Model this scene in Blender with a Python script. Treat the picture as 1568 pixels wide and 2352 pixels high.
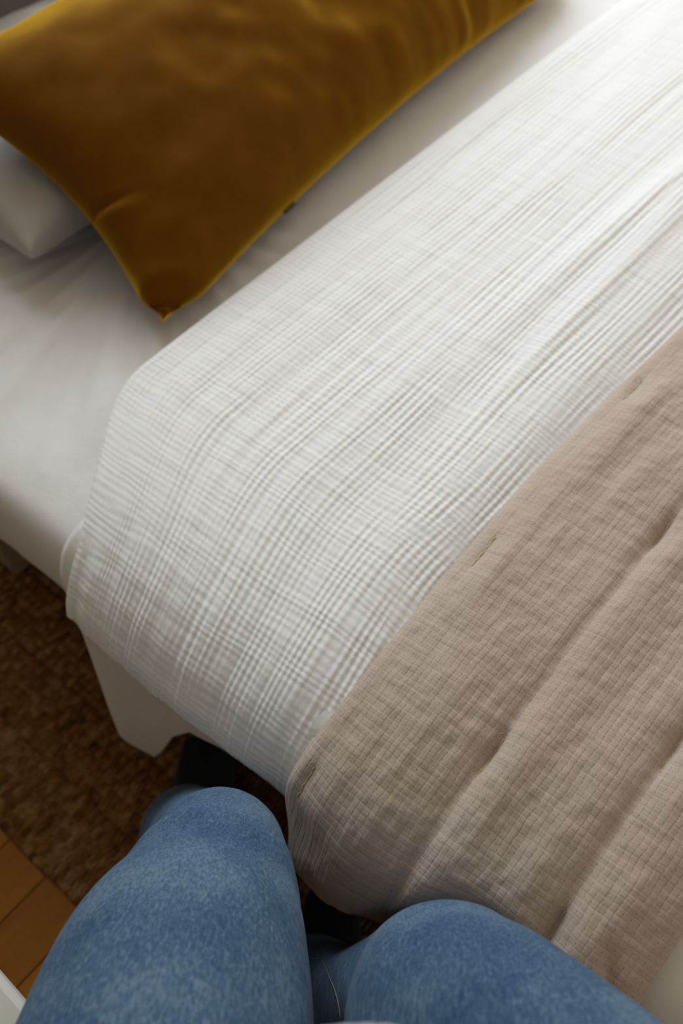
import bpy, bmesh, math
import numpy as np
from mathutils import Matrix, Vector

for o in list(bpy.data.objects):
    bpy.data.objects.remove(o)
scene = bpy.context.scene
col = scene.collection

# ---------------------------------------------------------------- camera
# world: X runs from the bed's head to its foot, Y across the bed, Z up (metres)
CAM = (0.0, 0.0, 1.35)
cd = bpy.data.cameras.new('camera')
co = bpy.data.objects.new('camera', cd)
col.objects.link(co)
right = Vector((0.75577, 0.65034, -0.07661))
down = Vector((0.47881, -0.62862, -0.61284))
fwd = Vector((-0.44671, 0.42649, -0.78648))
m3 = Matrix((right, -down, -fwd)).transposed()
co.matrix_world = Matrix.Translation(CAM) @ m3.to_4x4()
cd.sensor_fit = 'VERTICAL'
cd.sensor_height = 36.0
cd.sensor_width = 24.0
cd.lens = 2220.0 / 2352.0 * 36.0
cd.clip_start = 0.02
cd.dof.use_dof = True
cd.dof.focus_distance = 0.86
cd.dof.aperture_fstop = 4.0
scene.camera = co

# ---------------------------------------------------------------- world and light
w = bpy.data.worlds.new('world')
scene.world = w
w.use_nodes = True
bg = w.node_tree.nodes['Background']
bg.inputs[0].default_value = (0.97, 0.96, 0.95, 1)
bg.inputs[1].default_value = 1.15


def area_light(name, loc, target, sx, sy, power, color):
    ld = bpy.data.lights.new(name, 'AREA')
    ld.shape = 'RECTANGLE'
    ld.size, ld.size_y = sx, sy
    ld.energy = power
    ld.color = color
    lo = bpy.data.objects.new(name, ld)
    col.objects.link(lo)
    lo.location = loc
    d = Vector(target) - Vector(loc)
    lo.rotation_euler = d.to_track_quat('-Z', 'Y').to_euler()
    return lo


# daylight falling in through the window over the bed's head
area_light('window_daylight', (-2.25, 1.65, 1.70), (-0.3, 0.8, 0.5), 1.7, 1.3, 48.0, (0.78, 0.89, 1.0))

vs = scene.view_settings
vs.view_transform = 'Standard'
vs.look = 'None'
vs.exposure = 0.26
vs.gamma = 1.0
vs.use_curve_mapping = False

# ---------------------------------------------------------------- helpers


def tag(o, label=None, cat=None, group=None, kind=None):
    if label: o['label'] = label
    if cat: o['category'] = cat
    if group: o['group'] = group
    if kind: o['kind'] = kind
    return o


def empty(name, loc=(0, 0, 0)):
    o = bpy.data.objects.new(name, None)
    col.objects.link(o)
    o.location = loc
    o.empty_display_size = 0.05
    return o


def link(name, me, mat, parent=None, smooth=True):
    o = bpy.data.objects.new(name, me)
    col.objects.link(o)
    if mat: me.materials.append(mat)
    if smooth:
        me.polygons.foreach_set('use_smooth', np.ones(len(me.polygons), dtype=bool))
    if parent:
        o.parent = parent
        o.matrix_parent_inverse = Matrix.Translation(-Vector(parent.location))
    return o


def grid_mesh(name, V, UV=None, close_v=False, close_u=False):
    """V is (n, m, 3); faces wind so that d/du x d/dv is the outside."""
    n, m, _ = V.shape
    idx = np.arange(n * m).reshape(n, m)
    iu = np.arange(n if close_u else n - 1)
    iv = np.arange(m if close_v else m - 1)
    I, J = np.meshgrid(iu, iv, indexing='ij')
    I2, J2 = (I + 1) % n, (J + 1) % m
    F = np.stack([idx[I, J], idx[I2, J], idx[I2, J2], idx[I, J2]], -1).reshape(-1, 4)
    me = bpy.data.meshes.new(name)
    me.vertices.add(n * m)
    me.vertices.foreach_set('co', V.reshape(-1).astype(np.float32))
    nf = len(F)
    me.loops.add(nf * 4)
    me.loops.foreach_set('vertex_index', F.reshape(-1).astype(np.int32))
    me.polygons.add(nf)
    me.polygons.foreach_set('loop_start', np.arange(nf, dtype=np.int32) * 4)
    me.update(calc_edges=True)
    if UV is not None:
        uvl = me.uv_layers.new(name='UVMap')
        uvl.data.foreach_set('uv', UV.reshape(-1, 2)[F.reshape(-1)].reshape(-1).astype(np.float32))
    me.validate()
    return me


_tabs = {}


def vn(x, y, seed=0):
    """smooth value noise in -1..1"""
    if seed not in _tabs:
        _tabs[seed] = np.random.default_rng(seed).uniform(-1, 1, (512, 512))
    T = _tabs[seed]
    x, y = np.broadcast_arrays(np.asarray(x, float), np.asarray(y, float))
    xi, yi = np.floor(x).astype(int), np.floor(y).astype(int)
    fx, fy = x - xi, y - yi
    fx = fx * fx * (3 - 2 * fx)
    fy = fy * fy * (3 - 2 * fy)
    a = T[xi % 512, yi % 512]; b = T[(xi + 1) % 512, yi % 512]
    c = T[xi % 512, (yi + 1) % 512]; d = T[(xi + 1) % 512, (yi + 1) % 512]
    return (a * (1 - fx) + b * fx) * (1 - fy) + (c * (1 - fx) + d * fx) * fy


def sstep(a, b, x):
    t = np.clip((x - a) / (b - a), 0, 1)
    return t * t * (3 - 2 * t)


def spline(pts, step):
    """Catmull-Rom through 2-D or 3-D points, resampled at an even arc step."""
    P = np.array(pts, float)
    P = np.vstack([2 * P[0] - P[1], P, 2 * P[-1] - P[-2]])
    out = []
    for i in range(1, len(P) - 2):
        t = np.linspace(0, 1, 40, endpoint=False)[:, None]
        p0, p1, p2, p3 = P[i - 1], P[i], P[i + 1], P[i + 2]
        out.append(0.5 * (2 * p1 + (p2 - p0) * t + (2 * p0 - 5 * p1 + 4 * p2 - p3) * t ** 2
                          + (3 * p1 - p0 - 3 * p2 + p3) * t ** 3))
    out.append(P[-2][None])
    Q = np.vstack(out)
    s = np.concatenate([[0], np.cumsum(np.linalg.norm(np.diff(Q, axis=0), axis=1))])
    n = max(4, int(s[-1] / step))
    ss = np.linspace(0, s[-1], n)
    return np.stack([np.interp(ss, s, Q[:, k]) for k in range(Q.shape[1])], 1), ss


def normals2(P):
    t = np.gradient(P, axis=0)
    t /= np.linalg.norm(t, axis=1)[:, None]
    return t


def box_mesh(name, lo, hi, bev=0.004):
    bm = bmesh.new()
    bmesh.ops.create_cube(bm, size=1.0)
    lo, hi = Vector(lo), Vector(hi)
    for v in bm.verts:
        v.co = Vector([(lo[k] + hi[k]) / 2 + v.co[k] * (hi[k] - lo[k]) for k in range(3)])
    if bev:
        bmesh.ops.bevel(bm, geom=list(bm.edges), offset=bev, segments=2, affect='EDGES', profile=0.6)
    me = bpy.data.meshes.new(name)
    bm.to_mesh(me); bm.free()
    return me


def tube_mesh(name, pts, r, seg=6, step=0.002):
    Q, ss = spline(pts, step)
    t = np.gradient(Q, axis=0); t /= np.linalg.norm(t, axis=1)[:, None]
    up = np.array([0.3, 0.2, 0.93])
    a = np.cross(t, up); a /= np.linalg.norm(a, axis=1)[:, None]
    b = np.cross(t, a)
    th = np.linspace(0, 2 * np.pi, seg, endpoint=False)
    rr = np.full(len(Q), r); rr[0] *= 0.3; rr[-1] *= 0.3
    V = Q[:, None] + rr[:, None, None] * (np.cos(th)[None, :, None] * a[:, None] + np.sin(th)[None, :, None] * b[:, None])
    return grid_mesh(name, V, close_v=True)


# ---------------------------------------------------------------- materials
class NT:
    def __init__(s, name):
        s.m = bpy.data.materials.new(name)
        s.m.use_nodes = True
        s.t = s.m.node_tree
        s.b = s.t.nodes['Principled BSDF']

    def n(s, typ, **kw):
        x = s.t.nodes.new(typ)
        for k, v in kw.items():
            if k.startswith('in_'):
                x.inputs[int(k[3:])].default_value = v
            else:
                setattr(x, k, v)
        return x

    def l(s, a, b):
        s.t.links.new(a, b)

    def math(s, op, a, b=None, c=None):
        x = s.n('ShaderNodeMath', operation=op)
        for i, v in enumerate((a, b, c)):
            if v is None: continue
            if hasattr(v, 'links'): s.l(v, x.inputs[i])
            else: x.inputs[i].default_value = v
        return x.outputs[0]

    def coords(s, kind='UV', scale=(1, 1, 1), rot=(0, 0, 0)):
        tc = s.n('ShaderNodeTexCoord')
        mp = s.n('ShaderNodeMapping')
        mp.inputs['Scale'].default_value = scale
        mp.inputs['Rotation'].default_value = rot
        s.l(tc.outputs[kind], mp.inputs[0])
        return mp.outputs[0]

    def noise(s, vec, scale, detail=2.0, rough=0.5):
        x = s.n('ShaderNodeTexNoise')
        x.inputs['Scale'].default_value = scale
        x.inputs['Detail'].default_value = detail
        x.inputs['Roughness'].default_value = rough
        s.l(vec, x.inputs['Vector'])
        return x.outputs[0]

    def ramp(s, fac, stops):
        x = s.n('ShaderNodeValToRGB')
        el = x.color_ramp.elements
        while len(el) < len(stops): el.new(0.5)
        for e, (p, c) in zip(el, stops):
            e.position = p; e.color = (*c, 1)
        s.l(fac, x.inputs[0])
        return x.outputs[0]

    def bump(s, h, strength, dist, prev=None):
        x = s.n('ShaderNodeBump')
        x.inputs['Strength'].default_value = strength
        x.inputs['Distance'].default_value = dist
        s.l(h, x.inputs['Height'])
        if prev: s.l(prev, x.inputs['Normal'])
        return x.outputs[0]

    def color(s, c):
        if hasattr(c, 'links'): s.l(c, s.b.inputs['Base Color'])
        else: s.b.inputs['Base Color'].default_value = (*c, 1)

    def set(s, **kw):
        for k, v in kw.items():
            s.b.inputs[k.replace('_', ' ')].default_value = v


def cotton(name, colour, fine=900.0, bump=0.25):
    t = NT(name)
    c = t.coords('Object')
    h = t.noise(c, fine, 2)
    h2 = t.noise(c, 45.0, 4, 0.6)
    b = t.bump(h, bump, 0.0004)
    b = t.bump(h2, 0.25, 0.004, b)
    t.l(b, t.b.inputs['Normal'])
    t.color(t.ramp(h2, [(0.3, tuple(k * 0.96 for k in colour)), (0.7, colour)]))
    t.set(Roughness=0.95, Specular_IOR_Level=0.1, Sheen_Weight=0.15, Sheen_Roughness=0.5)
    return t.m


def muslin_white():
    t = NT('white_muslin')
    tc = t.n('ShaderNodeTexCoord')
    uv = tc.outputs['UV']

    def mapped(sx, sy):
        mp = t.n('ShaderNodeMapping')
        mp.inputs['Scale'].default_value = (sx, sy, 1)
        t.l(uv, mp.inputs[0])
        return mp.outputs[0]
    sep = t.n('ShaderNodeSeparateXYZ'); t.l(uv, sep.inputs[0])
    u, v = sep.outputs[0], sep.outputs[1]

    def waves(x, pitch, wob, amp):
        p = t.math('ADD', t.math('MULTIPLY', x, 1 / pitch), t.math('MULTIPLY', wob, 2.2))
        return t.math('MULTIPLY', t.math('SINE', t.math('MULTIPLY', p, 2 * math.pi)), amp)
    ru = waves(u, 0.0098, t.noise(mapped(22, 3), 1.0, 1), t.noise(mapped(45, 18), 1.0, 1))
    rv = waves(v, 0.0082, t.noise(mapped(5, 26), 1.0, 1), t.noise(mapped(16, 40), 1.0, 1))
    c = t.noise(mapped(900, 900), 1.0, 1)
    fine = t.noise(mapped(160, 160), 1.0, 2)
    n0 = t.bump(ru, 0.52, 0.0012)
    n1 = t.bump(rv, 0.27, 0.0012, n0)
    n2 = t.bump(fine, 0.26, 0.0016, n1)
    n3 = t.bump(c, 0.25, 0.0004, n2)
    t.l(n3, t.b.inputs['Normal'])
    t.color((0.86, 0.85, 0.825))
    t.set(Roughness=0.95, Specular_IOR_Level=0.08, Sheen_Weight=0.2, Sheen_Roughness=0.5)
    return t.m


def muslin_beige():
    t = NT('beige_muslin')
    tc = t.n('ShaderNodeTexCoord')
    uv = tc.outputs['UV']
    sep = t.n('ShaderNodeSeparateXYZ')

    def mapped(sx, sy, rot=0.0):
        mp = t.n('ShaderNodeMapping')
        mp.inputs['Scale'].default_value = (sx, sy, 1)
        mp.inputs['Rotation'].default_value = (0, 0, rot)
        t.l(uv, mp.inputs[0])
        return mp.outputs[0]
    # warp the cell grid a little so the gauze cells are uneven
    wn = t.n('ShaderNodeTexNoise')
    wn.inputs['Scale'].default_value = 40.0
    wn.inputs['Detail'].default_value = 1.0
    t.l(uv, wn.inputs['Vector'])
    va = t.n('ShaderNodeVectorMath', operation='MULTIPLY_ADD')
    t.l(wn.outputs[1], va.inputs[0])
    va.inputs[1].default_value = (0.0045, 0.0045, 0)
    t.l(uv, va.inputs[2])
    t.l(va.outputs[0], sep.inputs[0])
    u, v = sep.outputs[0], sep.outputs[1]
    cu = t.math('FRACT', t.math('MULTIPLY', u, 1 / 0.0066))
    cv = t.math('FRACT', t.math('MULTIPLY', v, 1 / 0.0066))
    du = t.math('ABSOLUTE', t.math('SUBTRACT', cu, 0.5))
    dv = t.math('ABSOLUTE', t.math('SUBTRACT', cv, 0.5))
    pillow = t.math('SUBTRACT', 1.0, t.math('ADD', t.math('POWER', t.math('MULTIPLY', du, 2.0), 4.0),
                                            t.math('MULTIPLY', t.math('POWER', t.math('MULTIPLY', dv, 2.0), 4.0), 0.6)))
    # stitch points where the two gauze layers are caught together
    du2 = t.math('SUBTRACT', 0.5, du)
    dots = t.math('MULTIPLY', t.math('LESS_THAN', du2, 0.055), t.math('LESS_THAN', dv, 0.13))
    a = t.noise(mapped(130, 25), 1.0, 2)
    b = t.noise(mapped(25, 130), 1.0, 2)
    weave = t.n('ShaderNodeTexWave', wave_type='BANDS', bands_direction='X')
    weave.inputs['Scale'].default_value = 1.0
    weave.inputs['Distortion'].default_value = 0.6
    t.l(mapped(330, 330, 0.9), weave.inputs['Vector'])
    h = t.math('SUBTRACT', pillow, t.math('MULTIPLY', dots, 0.8))
    n1 = t.bump(a, 0.30, 0.0035)
    n2 = t.bump(b, 0.32, 0.003, n1)
    n3 = t.bump(h, 0.30, 0.0012, n2)
    n4 = t.bump(weave.outputs[1], 0.4, 0.0003, n3)
    t.l(n4, t.b.inputs['Normal'])
    big = t.noise(mapped(9, 5), 1.0, 3)
    base = t.ramp(big, [(0.3, (0.50, 0.395, 0.315)), (0.7, (0.55, 0.45, 0.37))])
    mix = t.n('ShaderNodeMix', data_type='RGBA')
    t.l(t.math('MULTIPLY', dots, 0.55), mix.inputs[0])
    t.l(base, mix.inputs[6])
    mix.inputs[7].default_value = (0.22, 0.155, 0.11, 1)
    t.color(mix.outputs[2])
    t.set(Roughness=0.95, Specular_IOR_Level=0.08, Sheen_Weight=0.15, Sheen_Roughness=0.5)
    return t.m


def velvet():
    t = NT('mustard_velvet')
    c = t.coords('Object')
    h = t.noise(c, 14.0, 4, 0.6)
    f = t.noise(c, 700.0, 2)
    b = t.bump(f, 0.3, 0.0006)
    b = t.bump(h, 0.10, 0.008, b)
    t.l(b, t.b.inputs['Normal'])
    t.color(t.ramp(h, [(0.3, (0.105, 0.034, 0.001)), (0.7, (0.140, 0.048, 0.002))]))
    t.set(Roughness=0.9, Specular_IOR_Level=0.05, Sheen_Weight=1.0, Sheen_Roughness=0.35)
    t.b.inputs['Sheen Tint'].default_value = (0.85, 0.52, 0.02, 1)
    sh2 = t.n('ShaderNodeBsdfSheen')
    sh2.inputs['Color'].default_value = (0.80, 0.50, 0.014, 1)
    sh2.inputs['Roughness'].default_value = 0.35
    t.l(b, sh2.inputs['Normal'])
    ad = t.n('ShaderNodeAddShader')
    t.l(t.b.outputs[0], ad.inputs[0]); t.l(sh2.outputs[0], ad.inputs[1])
    t.l(ad.outputs[0], t.t.nodes['Material Output'].inputs[0])
    return t.m


def denim():
    t = NT('blue_denim')
    along = t.coords('Object', (1, 1, 1), (0, 0, math.radians(50)))
    mp = t.n('ShaderNodeMapping'); mp.inputs['Scale'].default_value = (1, 11, 8)
    t.l(along, mp.inputs[0])
    streak = t.noise(mp.outputs[0], 40.0, 4, 0.65)
    big = t.noise(along, 12.0, 3, 0.55)
    mt = t.n('ShaderNodeMapping'); mt.inputs['Scale'].default_value = (260, 900, 900); mt.inputs['Rotation'].default_value = (0, 0, 0.7)
    t.l(along, mt.inputs[0])
    tw = t.noise(mt.outputs[0], 1.0, 2)
    spk = t.noise(along, 900.0, 2)
    f = t.math('ADD', t.math('MULTIPLY', streak, 0.6), t.math('MULTIPLY', big, 0.4))
    c1 = t.ramp(f, [(0.36, (0.030, 0.070, 0.135)), (0.5, (0.068, 0.124, 0.198)), (0.64, (0.150, 0.215, 0.288))])
    mix = t.n('ShaderNodeMix', data_type='RGBA', blend_type='MULTIPLY')
    mix.inputs[0].default_value = 0.42
    t.l(c1, mix.inputs[6])
    t.l(t.ramp(t.math('MULTIPLY', t.math('ADD', tw, spk), 0.5), [(0.36, (0.35, 0.42, 0.52)), (0.64, (1.5, 1.45, 1.4))]), mix.inputs[7])
    t.color(mix.outputs[2])
    b = t.bump(tw, 0.35, 0.0004)
    b = t.bump(spk, 0.3, 0.0004, b)
    t.l(b, t.b.inputs['Normal'])
    t.set(Roughness=0.92, Specular_IOR_Level=0.08, Sheen_Weight=0.05, Sheen_Roughness=0.4)
    return t.m


def jute():
    t = NT('woven_jute')
    c = t.coords('Object', (1 / 0.0088, 1 / 0.0165, 0.0))
    fl = t.n('ShaderNodeVectorMath', operation='FLOOR'); t.l(c, fl.inputs[0])
    wn_ = t.n('ShaderNodeTexWhiteNoise', noise_dimensions='3D'); t.l(fl.outputs[0], wn_.inputs[0])
    n = t.noise(t.coords('Object', (90, 45, 45)), 1.0, 3, 0.65)
    n2 = t.noise(t.coords('Object', (7, 7, 7)), 1.0, 2)
    f = t.math('ADD', t.math('MULTIPLY', n, 0.62), t.math('ADD', t.math('MULTIPLY', n2, 0.2), t.math('MULTIPLY', wn_.outputs[0], 0.18)))
    t.color(t.ramp(f, [(0.30, (0.07, 0.028, 0.007)), (0.5, (0.22, 0.098, 0.026)), (0.70, (0.38, 0.24, 0.11))]))
    b = t.bump(t.noise(t.coords('Object', (500, 500, 500)), 1.0, 2), 0.4, 0.001)
    t.l(b, t.b.inputs['Normal'])
    t.set(Roughness=0.95, Specular_IOR_Level=0.1)
    return t.m


def wood(name, dark, light, gloss=0.35, axis='Y', rnd=True):
    t = NT(name)
    sc = {'X': (2, 30, 30), 'Y': (30, 2, 30), 'Z': (30, 30, 2)}[axis]
    n = t.noise(t.coords('Object', sc), 1.5, 5, 0.6)
    f = n
    if rnd:
        oi = t.n('ShaderNodeObjectInfo')
        f = t.math('ADD', t.math('MULTIPLY', n, 0.55), t.math('MULTIPLY', oi.outputs['Random'], 0.45))
    t.color(t.ramp(f, [(0.25, dark), (0.75, light)]))
    b = t.bump(n, 0.1, 0.001)
    t.l(b, t.b.inputs['Normal'])
    t.set(Roughness=gloss, Specular_IOR_Level=0.25)
    return t.m


def plain(name, c, rough=0.6, spec=0.3):
    t = NT(name)
    n = t.noise(t.coords('Object', (6, 6, 6)), 1.0, 3)
    t.color(t.ramp(n, [(0.3, tuple(k * 0.94 for k in c)), (0.7, c)]))
    t.l(t.bump(t.noise(t.coords('Object', (120, 120, 120)), 1.0, 2), 0.06, 0.001), t.b.inputs['Normal'])
    t.set(Roughness=rough, Specular_IOR_Level=spec)
    return t.m


M_sheet = cotton('white_sheet_cotton', (0.80, 0.775, 0.745))
M_flat = cotton('cream_sheet_cotton', (0.79, 0.765, 0.715))
M_pillow = cotton('pale_grey_cotton', (0.44, 0.42, 0.375))
M_white = muslin_white()
M_beige = muslin_beige()
M_velvet = velvet()
M_denim = denim()
M_jute = jute()
M_floor = wood('honey_floorboard', (0.21, 0.060, 0.003), (0.48, 0.20, 0.010), 0.5)
M_sub = plain('dark_subfloor', (0.05, 0.025, 0.012))
M_bedwood = wood('pale_bed_wood', (0.30, 0.22, 0.14), (0.42, 0.32, 0.22), 0.5, 'X', False)
M_paint = plain('white_paint', (0.72, 0.69, 0.62), 0.4)
M_wall = plain('cream_wall_paint', (0.80, 0.735, 0.62), 0.8)
M_wall_near = plain('low_bounce_taupe', (0.34, 0.29, 0.235), 0.8)  # dark tone chosen so the added near wall bounces little light
M_thread = plain('beige_thread', (0.60, 0.46, 0.30), 0.8)
M_blue_thread = plain('pale_seam_thread', (0.22, 0.22, 0.23), 0.8)
M_skin = plain('skin', (0.62, 0.38, 0.28), 0.55)
M_sock = cotton('black_knit', (0.012, 0.013, 0.016))
M_shirt = cotton('pale_blue_cotton', (0.36, 0.40, 0.47))
M_zip = plain('dark_zip_metal', (0.06, 0.045, 0.02), 0.4, 0.5)
M_glass = NT('window_glass')
M_glass.color((1, 1, 1)); M_glass.set(Roughness=0.0, Transmission_Weight=1.0, IOR=1.0)
M_glass = M_glass.m

# ---------------------------------------------------------------- the setting
floor = tag(link('floor', box_mesh('floor', (-2.4, -1.6, -0.06), (1.6, 4.2, -0.018), 0), M_sub, smooth=False), kind='structure')
PW = 0.084
plank_me = box_mesh('floor_plank', (0, 0, -0.018), (PW - 0.0014, 5.7, 0.0), 0.0012)
k = 0
x = -0.674 - PW * 20
while x < 1.5:
    o = link('floor_plank', plank_me, M_floor if k == 0 else None, floor, smooth=False)
    o.location = (x, -1.55, 0)
    k += 1
    x += PW

# wall behind the bed's head, with the window the daylight comes through
WX = -2.02
wy0, wy1, wz0, wz1 = 0.75, 2.5, 1.05, 2.35
wall = tag(empty('wall_head', (WX, 0.5, 0)), kind='structure')
for lo, hi in [((WX - 0.12, -1.6, 0), (WX, wy0, 2.6)), ((WX - 0.12, wy1, 0), (WX, 4.2, 2.6)),
               ((WX - 0.12, wy0, 0), (WX, wy1, wz0)), ((WX - 0.12, wy0, wz1), (WX, wy1, 2.6))]:
    link('wall_panel', box_mesh('wall_panel', lo, hi, 0), M_wall, wall, smooth=False)
wall2 = tag(link('added_wall_near', box_mesh('added_wall_near', (-2.02, -1.02, 0), (1.5, -0.9, 2.6), 0), M_wall_near, smooth=False), kind='structure')  # unseen wall, added to block ambient light from behind the person
tag(link('added_wall_foot', box_mesh('added_wall_foot', (1.5, -1.02, 0), (1.6, 4.2, 2.6), 0), M_wall, smooth=False), kind='structure')  # unseen wall, added to cut ambient light from the foot end
tag(link('added_ceiling', box_mesh('added_ceiling', (-2.14, -1.02, 2.6), (1.6, 4.2, 2.7), 0), M_wall, smooth=False), kind='structure')  # unseen, added to keep ambient light from coming in overhead
win = tag(empty('window_1', (WX - 0.06, (wy0 + wy1) / 2, wz0)), kind='structure')
ym = (wy0 + wy1) / 2
for lo, hi in [((WX - 0.09, wy0, wz0), (WX - 0.03, wy0 + 0.05, wz1)), ((WX - 0.09, wy1 - 0.05, wz0), (WX - 0.03, wy1, wz1)),
               ((WX - 0.09, wy0, wz0), (WX - 0.03, wy1, wz0 + 0.05)), ((WX - 0.09, wy0, wz1 - 0.05), (WX - 0.03, wy1, wz1)),
               ((WX - 0.085, ym - 0.025, wz0), (WX - 0.035, ym + 0.025, wz1))]:
    link('window_frame', box_mesh('window_frame', lo, hi, 0.003), M_paint, win, smooth=False)

# joints of the seated person (hips, knees, ankles); the bedding gives way where the knees press in
LH, RH = (-0.115, -0.15, 0.665), (0.175, 0.075, 0.70)
LM, RM = (-0.233, -0.014, 0.570), (-0.042, 0.108, 0.585)
LK, RK = (-0.334, 0.106, 0.450), (-0.104, 0.138, 0.475)
LA, RA = (-0.515, 0.143, 0.12), (-0.262, 0.108, 0.125)


def push_out(V, extra=0.0):
    for p, q, rad in ((LM, LK, 0.084), (LK, (-0.43, 0.130, 0.27), 0.076), (RM, RK, 0.080), (RH, RM, 0.092), (RK, (-0.20, 0.110, 0.27), 0.074)):
        p, q = np.array(p), np.array(q)
        d = q - p
        tt_ = np.clip(((V - p) @ d) / (d @ d), 0, 1)
        c = p + tt_[..., None] * d
        r_ = V - c
        l_ = np.linalg.norm(r_, axis=-1)
        g_ = rad + extra - l_ - 0.004
        f = np.where(g_ > -0.08, 0.5 * (g_ + np.sqrt(g_ ** 2 + 0.016 ** 2)) * sstep(-0.08, -0.02, g_), 0.0)
        n_ = r_ / np.maximum(l_, 1e-6)[..., None] + np.array([0, 0.6, 0.0])
        n_ /= np.linalg.norm(n_, axis=-1)[..., None]
        V = V + n_ * f[..., None] * 1.05
    return V


# ---------------------------------------------------------------- jute rug
gx, gy = np.arange(-1.7, 0.1, 0.0021), np.arange(-0.012, 0.75, 0.0034)
GX, GY = np.meshgrid(gx, gy, indexing='ij')
RX, RY = 0.0088, 0.0165
wob = 0.0022 * vn(GX * 18, GY * 18, 3)
rowi = np.floor(GY / RY)
across = np.abs(np.sin(np.pi * GY / RY))
loop = np.abs(np.sin(np.pi * ((GX + wob) / RX + 0.5 * (rowi % 2))))
groove = np.exp(-((np.mod(GY + 0.0, 0.099) - 0.004) / 0.004) ** 2)
Z = 0.004 + 0.0075 * np.sqrt(across * 0.75 + 0.25) * np.sqrt(loop) + 0.0012 * vn(GX * 70, GY * 50, 4) - 0.004 * groove
e = np.clip(np.minimum.reduce([GX - gx[0], gx[-1] - GX, GY - gy[0], gy[-1] - GY]) / 0.006, 0, 1)
Z = np.where(e < 0.01, 0.0005, Z)
V = np.stack([GX, GY + 0.002 * vn(GX * 20, 0, 5) * (GY < 0.02), Z], -1)
rug = link('jute_rug', grid_mesh('jute_rug', V), M_jute)
tag(rug, 'brown woven jute rug with looped ribs lying on the floorboards', 'rug')

# ---------------------------------------------------------------- bed frame, mattress, fitted sheet
BX0, BX1, BY0, BY1 = -1.95, 0.36, 0.24, 2.02
bed = tag(empty('wooden_bed', (-0.8, 1.1, 0)), 'pale wooden bed frame under the mattress, standing on the rug', 'bed')
for lo, hi in [((BX0, BY0 + 0.035, 0.20), (BX1 - 0.02, BY0 + 0.065, 0.275)), ((BX0, BY1 - 0.065, 0.20), (BX1 - 0.02, BY1 - 0.035, 0.275))]:
    link('side_rail', box_mesh('side_rail', lo, hi), M_bedwood, bed, smooth=False)
link('end_rail', box_mesh('end_rail', (BX1 - 0.05, BY0 + 0.066, 0.20), (BX1 - 0.02, BY1 - 0.066, 0.275)), M_bedwood, bed, smooth=False)
for i in range(14):
    xs = BX0 + 0.08 + i * 0.155
    link('slat', box_mesh('slat', (xs, BY0 + 0.066, 0.253), (xs + 0.07, BY1 - 0.066, 0.271), 0.002), M_bedwood, bed, smooth=False)
for lx in (-1.86, -1.19, 0.24):
    for ly in (BY0 + 0.037, BY1 - 0.11):
        link('leg', box_mesh('leg', (lx, ly, 0.0125), (lx + 0.075, ly + 0.07, 0.20), 0.006), M_bedwood, bed, smooth=False)

mat = link('mattress', box_mesh('mattress', (BX0 + 0.012, BY0 + 0.012, 0.277), (BX1 - 0.012, BY1 - 0.012, 0.444), 0.03), M_flat, smooth=False)
tag(mat, 'thick pale mattress lying on the bed frame inside the fitted sheet', 'mattress')

# fitted sheet: over the top and down the near and far sides
TOP = 0.458
prof, ps = spline([(BY1 - 0.01, 0.285), (BY1, 0.34), (BY1 - 0.002, 0.42), (BY1 - 0.02, 0.448), (BY1 - 0.07, TOP), (1.6, TOP), (1.1, TOP), (0.6, TOP),
                   (0.36, TOP), (BY0 + 0.05, TOP - 0.004), (BY0 + 0.015, 0.442), (BY0, 0.41), (BY0, 0.34), (BY0 + 0.008, 0.285)], 0.006)
t = normals2(prof)
nrm = np.stack([t[:, 1] * -1 * -1, -t[:, 0]], 1)   # tangent runs -Y on top, so this points up there
xs = np.arange(BX0, BX1, 0.006)
A, B = np.meshgrid(xs, np.arange(len(ps)), indexing='ij')
Yb, Zb = prof[:, 0][B], prof[:, 1][B]
S = ps[B]
# soft wrinkles fanning out from below the cushion towards the near edge
near = sstep(1.1, 0.55, Yb) * sstep(-0.75, -0.95, A) * sstep(0.43, 0.455, Zb)
ang = np.arctan2(Yb - 0.75, A + 1.15)
rad = np.hypot(Yb - 0.75, A + 1.15)
h = near * (0.0045 * vn(ang * 9 + 20, rad * 5 + 20, 11) + 0.0030 * vn(ang * 20, rad * 9, 12) * sstep(0.1, 0.3, rad))
h += 0.0030 * vn(A * 7 + 50, S * 7, 13) * near + 0.0010 * vn(A * 30, S * 12, 14)
h += sstep(0.43, 0.40, Zb) * 0.002 * vn(A * 25 + 9, S * 5, 15)
V = np.stack([A, Yb + nrm[:, 0][B] * h, Zb + nrm[:, 1][B] * h], -1)
sheet = link('fitted_sheet', grid_mesh('fitted_sheet', V[::-1]), M_sheet)
tag(sheet, 'smooth white fitted sheet stretched over the mattress, softly wrinkled beside the mustard cushion', 'sheet')
sol = sheet.modifiers.new('thickness', 'SOLIDIFY'); sol.thickness = 0.002; sol.offset = -1


def drape(profile, a, xfun, hfun, step_b, lip=None):
    """cloth running along X (param a) and following a Y-Z profile (param b)"""
    P, s = spline(profile, step_b)
    t = normals2(P)
    N = np.stack([t[:, 1], -t[:, 0]], 1)
    A, B = np.meshgrid(a, np.arange(len(s)), indexing='ij')
    S = s[B]
    Yb, Zb = P[:, 0][B], P[:, 1][B]
    H = hfun(A, S, Yb, Zb)
    X = xfun(A, S, Yb, Zb)
    V = np.stack([X, Yb + N[:, 0][B] * H, Zb + N[:, 1][B] * H], -1)
    UV = np.stack([A, S], -1)
    return V, UV


# ---------------------------------------------------------------- plain flat sheet hanging under the coverlet
def flat_x(A, S, Y, Z):
    return -0.80 + A + 0.055 * sstep(0.46, 0.25, Z)


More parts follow.
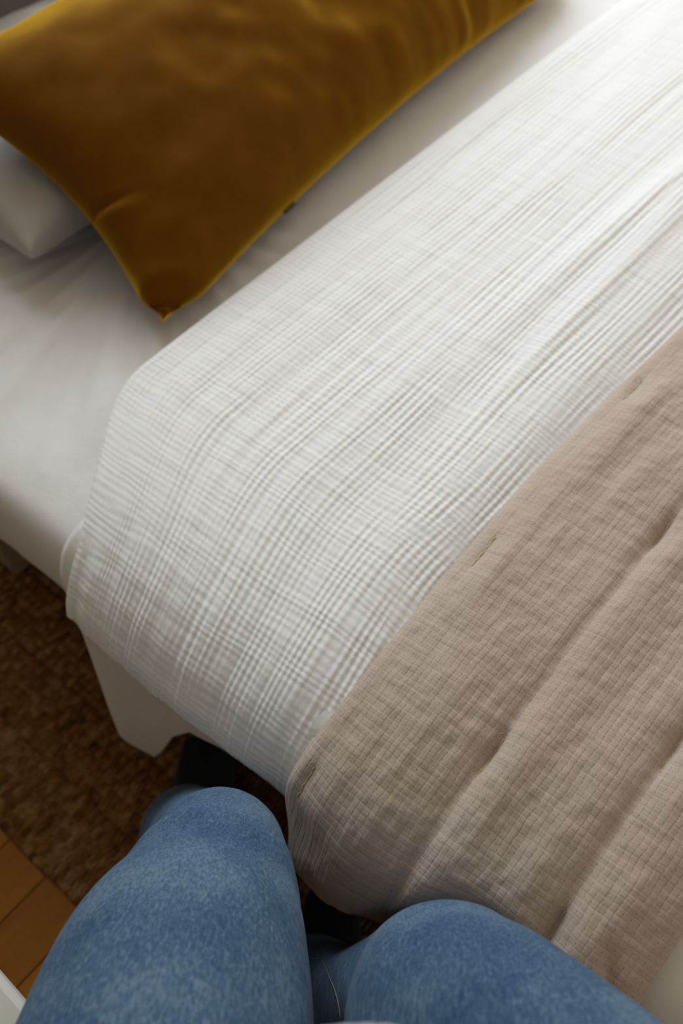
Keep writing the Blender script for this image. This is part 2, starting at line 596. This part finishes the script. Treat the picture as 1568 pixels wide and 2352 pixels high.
fprof = [(1.95, 0.463), (1.2, 0.465), (0.6, 0.465), (0.36, 0.464), (0.29, 0.462), (0.256, 0.451), (0.234, 0.425), (0.226, 0.395), (0.221, 0.34), (0.215, 0.28), (0.208, 0.22), (0.20, 0.15), (0.196, 0.09)]
P, s = spline(fprof, 0.008)
tt = normals2(P)
N = np.stack([tt[:, 1], -tt[:, 0]], 1)
a = np.arange(0, 1.02, 0.008)
# lower hem: longest at the head-end corner, drawn up quickly towards the knees
sx = np.interp(a, [0, 0.03, 0.06, 0.10, 0.15, 0.20, 0.26, 0.32, 0.42, 1.1],
               [0.075, 0.055, 0.06, 0.12, 0.21, 0.275, 0.30, 0.305, 0.315, 0.33])
fr = np.linspace(0, 1, len(s))
V = np.zeros((len(a), len(s), 3))
zs_tot = s[-1]
sh = np.interp(0.44, P[::-1, 1], s[::-1])          # arc position where the sheet starts to hang
for i, ai in enumerate(a):
    send = np.interp(sx[i], P[::-1, 1], s[::-1])
    b0 = fr * zs_tot
    bb = np.where(b0 < sh, b0, sh + (b0 - sh) / (zs_tot - sh) * (send - sh))
    Y = np.interp(bb, s, P[:, 0]); Zc = np.interp(bb, s, P[:, 1])
    hang = np.clip((0.44 - Zc) / 0.36, 0, 1)
    flare = 0.012 * np.exp(-((ai - 0.05) / 0.07) ** 2) * hang ** 1.3 + 0.010 * vn(ai * 13, 0.3, 21) * hang
    V[i, :, 0] = -0.742 + ai + 0.036 * hang ** 0.8 * math.exp(-ai / 0.15) + 0.004 * vn(bb * 9, 4, 22) * hang
    V[i, :, 1] = Y - flare
    V[i, :, 2] = Zc + 0.001 * vn(ai * 20, bb * 20, 23)
V = np.where((a > 0.40)[:, None, None], push_out(V, 0.048), push_out(V, 0.012))
flat = link('flat_sheet', grid_mesh('flat_sheet', V[::-1]), M_flat)
tag(flat, 'plain cream flat sheet whose corner hangs down below the white muslin coverlet over the rug', 'sheet')
sol = flat.modifiers.new('thickness', 'SOLIDIFY'); sol.thickness = 0.0016; sol.offset = 1

# ---------------------------------------------------------------- white muslin coverlet
CE = -0.865
cprof = [(1.98, 0.475), (1.5, 0.487), (1.0, 0.488), (0.70, 0.489), (0.52, 0.489), (0.42, 0.487), (0.34, 0.480), (0.28, 0.466), (0.236, 0.442), (0.210, 0.410), (0.200, 0.385)]
P, s = spline(cprof, 0.0042)
tt = normals2(P)
N = np.stack([tt[:, 1], -tt[:, 0]], 1)
r = 0.011
th = np.linspace(-math.pi / 2, math.pi / 2, 9)[:-1]
a_flat = np.arange(0, 1.17, 0.0023)
aa = np.concatenate([(th - math.pi / 2) * r, a_flat])
lipx = np.concatenate([r - r * np.cos(th), r + a_flat])
lipz = np.concatenate([r * np.sin(th) - r, 0 * a_flat])
A, B = np.meshgrid(aa, np.arange(len(s)), indexing='ij')
S = s[B]; Yb = P[:, 0][B]; Zb = P[:, 1][B]
LX = lipx[:, None] + 0 * S; LZ = lipz[:, None] + 0 * S
Aw = A + 0.006 * vn(S * 5, A * 6, 30)
puff = 0.0042 * vn(Aw * 11 + 3, S * 2.2, 31) + 0.0024 * vn(Aw * 30 + 7, S * 1.6, 32) * 0.5
ph_ = Aw / 0.0098 + 1.1 * vn(Aw * 16 + 2, S * 1.6, 33)
ridge = 0.00085 * np.sin(2 * np.pi * ph_) * (0.55 + 0.45 * vn(Aw * 40, S * 9, 34)) + 0.0009 * vn(Aw * 75, S * 2.2, 38)
grow = 0.55 + 0.45 * vn(Aw * 14, S * 3, 35)
cross = 0.0004 * vn(A * 14, S * 95, 36) + 0.00035 * vn(A * 30, S * 150, 37)
big = 0.006 * np.exp(-((Aw - 0.40 - 0.03 * (S - 1.2)) / 0.018) ** 2) * sstep(1.45, 1.05, S) \
    + 0.005 * np.exp(-((Aw - 0.335 + 0.05 * (S - 1.0)) / 0.02) ** 2) * sstep(1.3, 0.9, S)
dip = -0.010 * sstep(0.43, 0.52, A)                 # sinks towards the folded quilt
tuck_in = -0.016 * sstep(0.50, 0.57, A) * sstep(0.46, 0.40, Zb) * sstep(1.13, 1.09, A)
H = tuck_in + (puff + ridge * (0.6 + 0.8 * np.abs(grow)) + cross + big) * sstep(-0.03, 0.03, A) + dip * sstep(0.4, 0.47, Zb) + LZ
X = CE + LX + 0.150 * sstep(0.50, 0.20, Yb) * np.exp(-np.clip(A, 0, 9) / 0.30)
V = np.stack([X, Yb + N[:, 0][B] * H, Zb + N[:, 1][B] * H], -1)
wq = sstep(0.565, 0.60, A)[..., None]
V = push_out(V, 0.044) * wq + push_out(V, 0.004) * (1 - wq)
cov = link('muslin_coverlet', grid_mesh('muslin_coverlet', V[::-1], np.stack([A, S], -1)[::-1]), M_white)
tag(cov, 'white crinkled muslin coverlet spread across the bed beneath the beige quilt', 'blanket')
sol = cov.modifiers.new('thickness', 'SOLIDIFY'); sol.thickness = 0.003; sol.offset = -1

# ---------------------------------------------------------------- folded beige quilt
QX0, QX1, QR = -0.338, 0.024, 0.021
qprof = [(1.97, 0.500), (1.5, 0.506), (1.0, 0.507), (0.70, 0.507), (0.50, 0.505), (0.40, 0.500), (0.32, 0.489), (0.25, 0.467), (0.205, 0.437), (0.183, 0.400),
         (0.178, 0.365), (0.186, 0.325), (0.196, 0.300)]
P, s = spline(qprof, 0.0040)
tt = normals2(P)
N = np.stack([tt[:, 1], -tt[:, 0]], 1)
# section loop: top from head side to foot side, round the fold, back along the bottom
ntop = 150
EX, HT = 0.050, QR * 1.14
end = EX * (1 - np.cos(np.linspace(0, math.pi / 2, 22)))
xt = np.concatenate([QX0 + end[:-1], np.linspace(QX0 + EX, QX1 - EX, ntop - 42), (QX1 - end[:-1])[::-1]])
ntop = len(xt)
ht = HT * np.sqrt(np.clip(1 - (1 - np.clip(np.minimum(xt - QX0, QX1 - xt) / EX, 0, 1)) ** 2, 0, 1))
eb = 0.018
endb = eb * (1 - np.cos(np.linspace(0, math.pi / 2, 8)))[1:]
xb = np.concatenate([QX1 - endb, np.linspace(QX1 - eb, QX0 + eb, 40)[1:-1], (QX0 + endb)[::-1]])
hb = -QR * np.sqrt(np.clip(1 - (1 - np.clip(np.minimum(xb - QX0, QX1 - xb) / eb, 0, 1)) ** 2, 0, 1))
secx = np.concatenate([xt, xb])
sech = np.concatenate([ht, hb])
top = np.concatenate([np.ones(ntop), 0 * xb])
arc = np.concatenate([[0], np.cumsum(np.hypot(np.diff(secx), np.diff(sech)))])
tackpos = []
for tx, ylist in ((-0.316, (0.215, 0.50, 0.79, 1.08, 1.37)), (-0.186, (0.330, 0.625, 0.92, 1.21)), (-0.061, (0.245, 0.43, 0.72, 1.01, 1.3))):
    for y in ylist:
        tackpos.append((tx, np.interp(-y, -P[:, 0], s), y))
I, B = np.meshgrid(np.arange(len(secx)), np.arange(len(s)), indexing='ij')
S = s[B]; Yb = P[:, 0][B]; Zb = P[:, 1][B]
SX = secx[I]; SH = sech[I]; T = top[I]; U = arc[I]
SXw = SX + 0.004 * vn(S * 6, SX * 8, 40)
up = np.clip(SH / QR, -0.2, 1.0) 
hh = np.zeros_like(SX)
for tx in (-0.186, -0.061):
    d = np.abs(SXw - tx)
    hh += -0.0042 * np.exp(-(d / 0.008) ** 2) + 0.003 * np.exp(-((SXw - tx - 0.03) / 0.02) ** 2)
d = np.abs(SXw + 0.316); hh += -0.001 * np.exp(-(d / 0.008) ** 2)
for tx, ts, y in tackpos:
    d = SX - tx
    f = np.exp(-((S - ts) / 0.028) ** 2)
    hh += f * (-0.0062 * np.exp(-(d / 0.0045) ** 2) - 0.003 * np.exp(-(d / 0.016) ** 2)) * (0.45 if tx < -0.3 else 1)
    hh += np.exp(-((S - ts) / 0.05) ** 2) * 0.0030 * np.exp(-((d - 0.026) / 0.016) ** 2)
hh += 0.0036 * vn(SXw * 20 + 5, S * 5.5, 41) + 0.0016 * vn(SXw * 42, S * 10, 42)
hh += 0.0008 * vn(SXw * 110, S * 16, 43) + 0.0006 * vn(SX * 30, S * 110, 44) + 0.0007 * vn(SX * 150, S * 150, 45)
hh += -0.007 * np.exp(-((SX - 0.0 + (Yb - 0.24) * 0.8) / 0.008) ** 2) * np.exp(-((Yb - 0.235) / 0.03) ** 2)
sc = np.sqrt(np.clip(1 - np.clip((S - (s[-1] - 0.022)) / 0.0222, 0, 1) ** 2, 0.0, 1)) * np.sqrt(np.clip(1 - np.clip((0.022 - S) / 0.0222, 0, 1) ** 2, 0, 1))
H = (SH + hh * np.clip(up, 0, 1)) * sc
Xq = SX + 0.010 * vn(S * 3, 0.5, 46) * np.clip((QX0 + 0.14 - SX) / 0.14, 0, 1) \
    - 0.012 * sstep(0.50, 0.38, Zb) * np.clip((QX0 + 0.12 - SX) / 0.12, 0, 1)
V = np.stack([Xq, Yb + N[:, 0][B] * H, Zb + N[:, 1][B] * H], -1)
V = push_out(V, 0.036 * np.clip(0.5 - SH / (2 * QR), 0, 1))
quilt = empty('muslin_quilt', (-0.15, 1.0, 0.487))
tag(quilt, 'puffy beige muslin quilt folded into a band with tacked stitches on the white coverlet', 'quilt')
qb = link('quilt_body', grid_mesh('quilt_body', V[::-1], np.stack([U, S], -1)[::-1], close_u=True), M_beige, quilt)
# bar tacks: a short sewn seam with loose thread ends at each quilting point
rng = np.random.default_rng(5)
nb = len(s)
for tx, ts, y in tackpos:
    i = int(np.argmin(np.abs(xt - tx)))
    js = [int(np.argmin(np.abs(s - (ts + q)))) for q in np.linspace(-0.021, 0.021, 9)]
    pts = [V[i, j] + np.array([0.0006 * (-1) ** n_, N[j, 0] * 0.0006, N[j, 1] * 0.0006]) for n_, j in enumerate(js)]
    link('stitch', tube_mesh('stitch', pts, 0.0007, 5, 0.0015), M_thread, quilt)
    p0 = pts[0]
    ends = [p0, p0 + np.array([-0.004, 0.002, 0.0035]), p0 + np.array([-0.009 + 0.003 * rng.random(), -0.001, 0.003]), p0 + np.array([-0.013, 0.004 * rng.random(), 0.0015])]
    link('thread_end', tube_mesh('thread_end', ends, 0.0003, 4, 0.0015), M_thread, quilt)

# ---------------------------------------------------------------- cushion and pillows


def pillow_mesh(name, half_l, half_s, half_t, pinch_l, pinch_s, seed, n=150, m=90, crease=None, edge=0.004, pw=0.42, lp=6, blunt=0.0, under=1.0, up_=4.0, skew=0.0):
    """long axis u, short axis v, thickness w; corners stay pointed, sides pinch in."""
    def warp(k):
        q = np.linspace(-1, 1, k)
        return np.sign(q) * (1 - (1 - np.abs(q)) ** 1.5)
    u, v = np.meshgrid(warp(n), warp(m), indexing='ij')
    x = half_l * u * (1 - pinch_s * (1 - v ** 2))
    y = half_s * v * (1 - pinch_l * (1 - np.abs(u) ** lp))
    corner = sstep(0.80, 1.0, np.abs(u)) * sstep(0.72, 1.0, np.abs(v))
    x = x * (1 - blunt * corner)
    y = y * (1 - 1.6 * blunt * corner)
    x = x + skew * (v + 1) * 0.5 * (1 - u) * 0.5
    base = np.clip((1 - np.abs(u) ** up_) * (1 - v ** 2), 0, 1) ** pw
    wr = np.minimum(1 - np.abs(u), 1 - np.abs(v))
    rim = np.exp(-wr / 0.10)
    hh = 0.008 * vn(u * 4 + 9, v * 3 + 9, seed) + 0.003 * vn(x * 25 + 30, y * 25 + 30, seed + 1)
    tang = np.where(1 - np.abs(u) * 1.0 < 1 - np.abs(v), y, x)
    hh = hh + 0.006 * rim * vn(tang * 30 + 60, wr * 6 + 10, seed + 2)
    zt = (half_t * base + hh * base ** 0.7)
    if crease is not None: zt = zt + crease(x, y, u, v) * base ** 0.3
    zb = half_t * base * under
    topv = np.stack([x, y, zt + edge], -1)
    botv = np.stack([x, y, -zb - edge], -1)
    # one closed skin: top sheet and bottom sheet joined by a rim seam
    nn = n * m
    idx = np.arange(nn).reshape(n, m)
    def quads(ix, flip):
        q = np.stack([ix[:-1, :-1], ix[1:, :-1], ix[1:, 1:], ix[:-1, 1:]], -1).reshape(-1, 4)
        return q[:, ::-1] if flip else q
    ring = np.concatenate([idx[:-1, 0], idx[-1, :-1], idx[:0:-1, -1], idx[0, :0:-1]])
    r2 = np.roll(ring, -1)
    side = np.stack([ring, ring + nn, r2 + nn, r2], -1)
    F = np.vstack([quads(idx, False), quads(idx + nn, True), side])
    VV = np.vstack([topv.reshape(-1, 3), botv.reshape(-1, 3)])
    me = bpy.data.meshes.new(name)
    me.from_pydata(VV.tolist(), [], F.tolist())
    me.update()
    return me


def frame(origin, L, Sx):
    L = Vector(L).normalized(); Sx = Vector(Sx); Sx = (Sx - L * Sx.dot(L)).normalized()
    Nn = L.cross(Sx)
    m = Matrix((L, Sx, Nn)).transposed().to_4x4()
    m.translation = Vector(origin)
    return m


# bed pillows: two lying flat, two standing behind them against the wall
for i, (cx_, cy_, cz_, rz, rx) in enumerate([(-1.385, 0.893, 0.543, 0.03, 2), (-1.39, 1.672, 0.543, -0.02, 2),
                                             (-1.775, 0.91, 0.70, 0.02, -66), (-1.775, 1.69, 0.70, -0.02, -66)]):
    pm = pillow_mesh('bed_pillow', 0.378, 0.262, 0.078 if i < 2 else 0.075, 0.06, 0.05, 70 + 10 * i, 110, 90, None, 0.003, 0.36)
    o = link('bed_pillow', pm, M_pillow)
    o.matrix_world = Matrix.Translation((cx_, cy_, cz_)) @ Matrix.Rotation(math.pi / 2 + rz, 4, 'Z') @ Matrix.Rotation(math.radians(rx), 4, 'X')
    tag(o, ['grey cotton pillow lying flat beside the open end of the mustard cushion',
            'grey cotton pillow lying flat on the far half of the bed behind the mustard cushion',
            'grey cotton pillow standing upright behind the flat pillow and the mustard cushion',
            'grey cotton pillow standing upright at the far side of the bed head'][i], 'pillow', 'pillows at the head of the bed')

HL, HS = 0.60, 0.252


def cush_crease(x, y, u, v):
    # tucked corner at the lower tip and a pinch half way up the short end (u=-1 is the near end, v=-1 the lower edge)
    cx, cy = x + HL, y + HS
    d = cx * 0.75 + cy * 0.75
    tuck = -0.022 * np.exp(-((d - 0.055) / 0.006) ** 2) + 0.010 * np.exp(-((d - 0.085) / 0.022) ** 2)
    tuck = tuck * np.exp(-((cx + cy) / 0.16) ** 4)
    q = (y + 0.045) + 0.75 * (x + HL - 0.055)
    pin = -0.012 * np.exp(-(q / 0.007) ** 2) * np.exp(-((x + HL - 0.075) / 0.03) ** 2)
    pin += 0.008 * np.exp(-((q + 0.02) / 0.014) ** 2) * np.exp(-((x + HL - 0.07) / 0.035) ** 2)
    edge_pl = 0.006 * np.exp(-((y + HS * 0.93) / 0.07) ** 2) * vn(x * 40, y * 4, 91) * sstep(-0.3, 0.2, x)
    return tuck + pin + edge_pl


tip = Vector((-0.880, 0.543, 0.482))
Ld = Vector((-0.095, 1.0, 0.0)).normalized()
Sd = Vector((-0.445, 0.05, 0.215))
Sd = (Sd - Ld * Sd.dot(Ld)).normalized()
cen = tip + Ld * HL + Sd * HS
cush = empty('velvet_cushion', cen)
tag(cush, 'long mustard velvet cushion leaning on the pillows', 'cushion')
cm = pillow_mesh('cushion_cover', HL, HS, 0.122, 0.12, 0.095, 80, 240, 150, cush_crease, 0.004, 0.50, 2.2, 0.046, 0.25, 3.2, 0.06)
mm = frame((0, 0, 0), Ld, Sd)
# long axis x short axis must point out to the room (up and towards the foot end)
if (Ld.cross(Sd)).z < 0:
    for v_ in cm.vertices: v_.co.z = -v_.co.z
    cm.flip_normals()
cm.transform(Matrix.Translation(cen) @ mm)
cc = link('cushion_cover', cm, M_velvet, cush)
zp = tip + Ld * 0.320 + Sd * 0.030 + Vector((0.006, 0, -0.004))
zpm = box_mesh('zip_pull', (-0.013, -0.005, -0.0018), (0.013, 0.005, 0.0018), 0.001)
zpm.transform(Matrix.Translation(zp) @ mm)
link('zip_pull', zpm, M_zip, cush, smooth=False)

# ---------------------------------------------------------------- white bench
bench = tag(empty('bench', (-0.1, -0.3, 0)), 'white painted wooden bench that the seated person perches on', 'bench')
bx0, bx1, by0, by1, bz = -0.62, 0.45, -0.46, -0.081, 0.53
link('seat', box_mesh('seat', (bx0, by0, bz - 0.03), (bx1, by1, bz), 0.006), M_paint, bench, smooth=False)
for lx in (bx0 + 0.03, bx1 - 0.08):
    for ly in (by0 + 0.02, by1 - 0.10):
        link('leg', box_mesh('leg', (lx, ly, 0.0), (lx + 0.05, ly + 0.05, bz - 0.03), 0.004), M_paint, bench, smooth=False)
link('apron', box_mesh('apron', (bx0 + 0.081, by0 + 0.03, bz - 0.11), (bx1 - 0.081, by0 + 0.05, bz - 0.03), 0.003), M_paint, bench, smooth=False)

# ---------------------------------------------------------------- person


def limb(path, radii, seg=28, cap=True):
    """swept limb; path points with (rx, ry) radii -> vertex rings"""
    Q, ss = spline(path, 0.012)
    P0 = np.array(path, float)
    key = np.concatenate([[0], np.cumsum(np.linalg.norm(np.diff(P0, axis=0), axis=1))])
    key = key / key[-1] * ss[-1]
    R, _ = spline(np.column_stack([key, np.array(radii)]), 0.005)
    ra = np.interp(ss, R[:, 0], R[:, 1]); rb = np.interp(ss, R[:, 0], R[:, 2])
    t = np.gradient(Q, axis=0); t /= np.linalg.norm(t, axis=1)[:, None]
    side = np.cross(t, np.array([-0.6, 0.7, 0.35])); 
    for i in range(1, len(side)):
        if side[i] @ side[i - 1] < 0: side[i] = -side[i]
    side /= np.linalg.norm(side, axis=1)[:, None]
    up = np.cross(side, t)
    th = np.linspace(0, 2 * np.pi, seg, endpoint=False)
    return Q, ss, ra, rb, side, up, th


def add_limb(bm, path, radii, seg=28, hfun=None):
    Q, ss, ra, rb, side, up, th = limb(path, radii, seg)
    rings = []
    for i in range(len(Q)):
        c, s_ = np.cos(th), np.sin(th)
        rr = np.ones_like(th)
        if hfun is not None: rr = rr + hfun(ss[i] / ss[-1], th)
        p = Q[i] + (ra[i] * c * rr)[:, None] * side[i] + (rb[i] * s_ * rr)[:, None] * up[i]
        rings.append([bm.verts.new(q) for q in p])
    for r1, r2 in zip(rings, rings[1:]):
        for k_ in range(seg):
            bm.faces.new((r1[k_], r1[(k_ + 1) % seg], r2[(k_ + 1) % seg], r2[k_]))
    bm.faces.new(rings[0][::-1]); bm.faces.new(rings[-1])
    return rings


def remeshed(name, bm, mat_, parent, voxel, smooth_it):
    bmesh.ops.recalc_face_normals(bm, faces=bm.faces)
    me = bpy.data.meshes.new(name)
    bm.to_mesh(me); bm.free()
    o = link(name, me, mat_, parent)
    rm = o.modifiers.new('remesh', 'REMESH')
    rm.mode = 'VOXEL'; rm.voxel_size = voxel; rm.use_smooth_shade = True
    sm = o.modifiers.new('smooth', 'SMOOTH')
    sm.factor = 0.5; sm.iterations = smooth_it
    return o


# bare body under the clothes: pelvis, legs and feet in one surface
bm = bmesh.new()
add_limb(bm, [(0.02, -0.07, 0.86), (0.015, -0.055, 0.77), (0.025, -0.06, 0.69)], [(0.15, 0.10), (0.15, 0.10), (0.11, 0.08)])
for Hp, K, An, toe in ((LH, LK, LA, (-0.620, 0.262, 0.035)), (RH, RK, RA, (-0.335, 0.215, 0.035))):
    Hp, K, An, toe = map(np.array, (Hp, K, An, toe))
    heel = An + np.array([0.012, -0.01, -0.075])
    add_limb(bm, [Hp, (Hp + K) / 2, K, K * 0.6 + An * 0.4 + np.array([0.01, -0.01, 0]), An, heel],
             [(0.075, 0.075), (0.068, 0.068), (0.05, 0.05), (0.046, 0.046), (0.032, 0.034), (0.030, 0.028)], 20)
    add_limb(bm, [heel, heel * 0.5 + toe * 0.5, toe], [(0.030, 0.028), (0.038, 0.026), (0.030, 0.014)], 16)
body = remeshed('person', bm, M_skin, None, 0.008, 3)
tag(body, 'seated person in faded blue jeans and black socks with both knees against the bed', 'person')

# jeans: pelvis and two wide legs in one surface


def crumple(seed, knee):
    def f(tau, th):
        w_ = np.exp(-((tau - knee) / 0.10) ** 2)
        fold = -0.055 * math.exp(-((tau - 0.508) / 0.015) ** 2) + 0.03 * math.exp(-((tau - 0.472) / 0.022) ** 2)
        return fold * (knee == 0.5) + 0.020 * vn(tau * 9 + seed, th * 1.2 + 8, seed) + w_ * 0.035 * vn(tau * 34 + seed, th * 1.1 + 5, seed + 1)
    return f


bm = bmesh.new()
add_limb(bm, [(0.02, -0.07, 0.84), (0.015, -0.055, 0.77), (0.025, -0.06, 0.69)], [(0.165, 0.115), (0.165, 0.115), (0.12, 0.09)], 36)
leg_l = [LH, LM, (-0.300, 0.064, 0.492), LK, (-0.366, 0.110, 0.39), (-0.430, 0.124, 0.27), LA]
add_limb(bm, leg_l, [(0.112, 0.110), (0.104, 0.102), (0.084, 0.080), (0.066, 0.066), (0.062, 0.062), (0.062, 0.064), (0.060, 0.060)], 40, crumple(101, 0.5))
leg_r = [RH, RM, RK, (-0.135, 0.124, 0.39), (-0.185, 0.106, 0.26), RA]
add_limb(bm, leg_r, [(0.102, 0.102), (0.088, 0.094), (0.070, 0.072), (0.062, 0.066), (0.062, 0.064), (0.062, 0.062)], 40, crumple(111, 0.45))
jeans = remeshed('jeans', bm, M_denim, body, 0.0055, 4)
jeans['label'] = 'faded blue denim jeans'
# pale seam stitching that shows on the inner side of the shaded lower leg
from mathutils.bvhtree import BVHTree
bvh = BVHTree.FromObject(jeans, bpy.context.evaluated_depsgraph_get())
for name, px in (('hem_stitch', [(700, 2212), (712, 2208), (724, 2204), (738, 2203)]),
                 ('inseam', [(740, 2206), (750, 2226), (757, 2244), (768, 2270), (777, 2300), (783, 2338)])):
    pts = []
    for x_, y_ in px:
        d = (right * ((x_ - 784) / 2220) + down * ((y_ - 1176) / 2220) + fwd).normalized()
        hit = bvh.ray_cast(jeans.matrix_world.inverted() @ Vector(CAM), d)
        if hit[0] is not None: pts.append(np.array(jeans.matrix_world @ hit[0] + hit[1] * 0.0006))
    if len(pts) > 2: link(name, tube_mesh(name, pts, 0.0006, 5, 0.003), M_blue_thread, body)

# socks
for An, toe in ((LA, (-0.620, 0.262, 0.036)), (RA, (-0.335, 0.215, 0.036))):
    An, toe = np.array(An), np.array(toe)
    heel = An + np.array([0.012, -0.01, -0.072])
    bm = bmesh.new()
    add_limb(bm, [An + np.array([0.012, -0.004, 0.06]), An, heel], [(0.042, 0.044), (0.040, 0.042), (0.038, 0.036)], 20)
    add_limb(bm, [heel, heel * 0.5 + toe * 0.5, toe + (toe - heel) * 0.06], [(0.038, 0.034), (0.046, 0.033), (0.036, 0.020)], 20)
    so = remeshed('sock', bm, M_sock, body, 0.005, 4)
    so['label'] = 'black knitted sock'

# shirt: the hem that hangs over the lap
bm = bmesh.new()
add_limb(bm, [(0.03, -0.09, 0.95), (0.015, -0.07, 0.86), (-0.01, -0.05, 0.78), (-0.04, -0.03, 0.745)], [(0.16, 0.12), (0.175, 0.135), (0.18, 0.14), (0.13, 0.105)], 36)
sh_ = remeshed('shirt', bm, M_shirt, body, 0.007, 4)
sh_['label'] = 'pale blue cotton shirt'
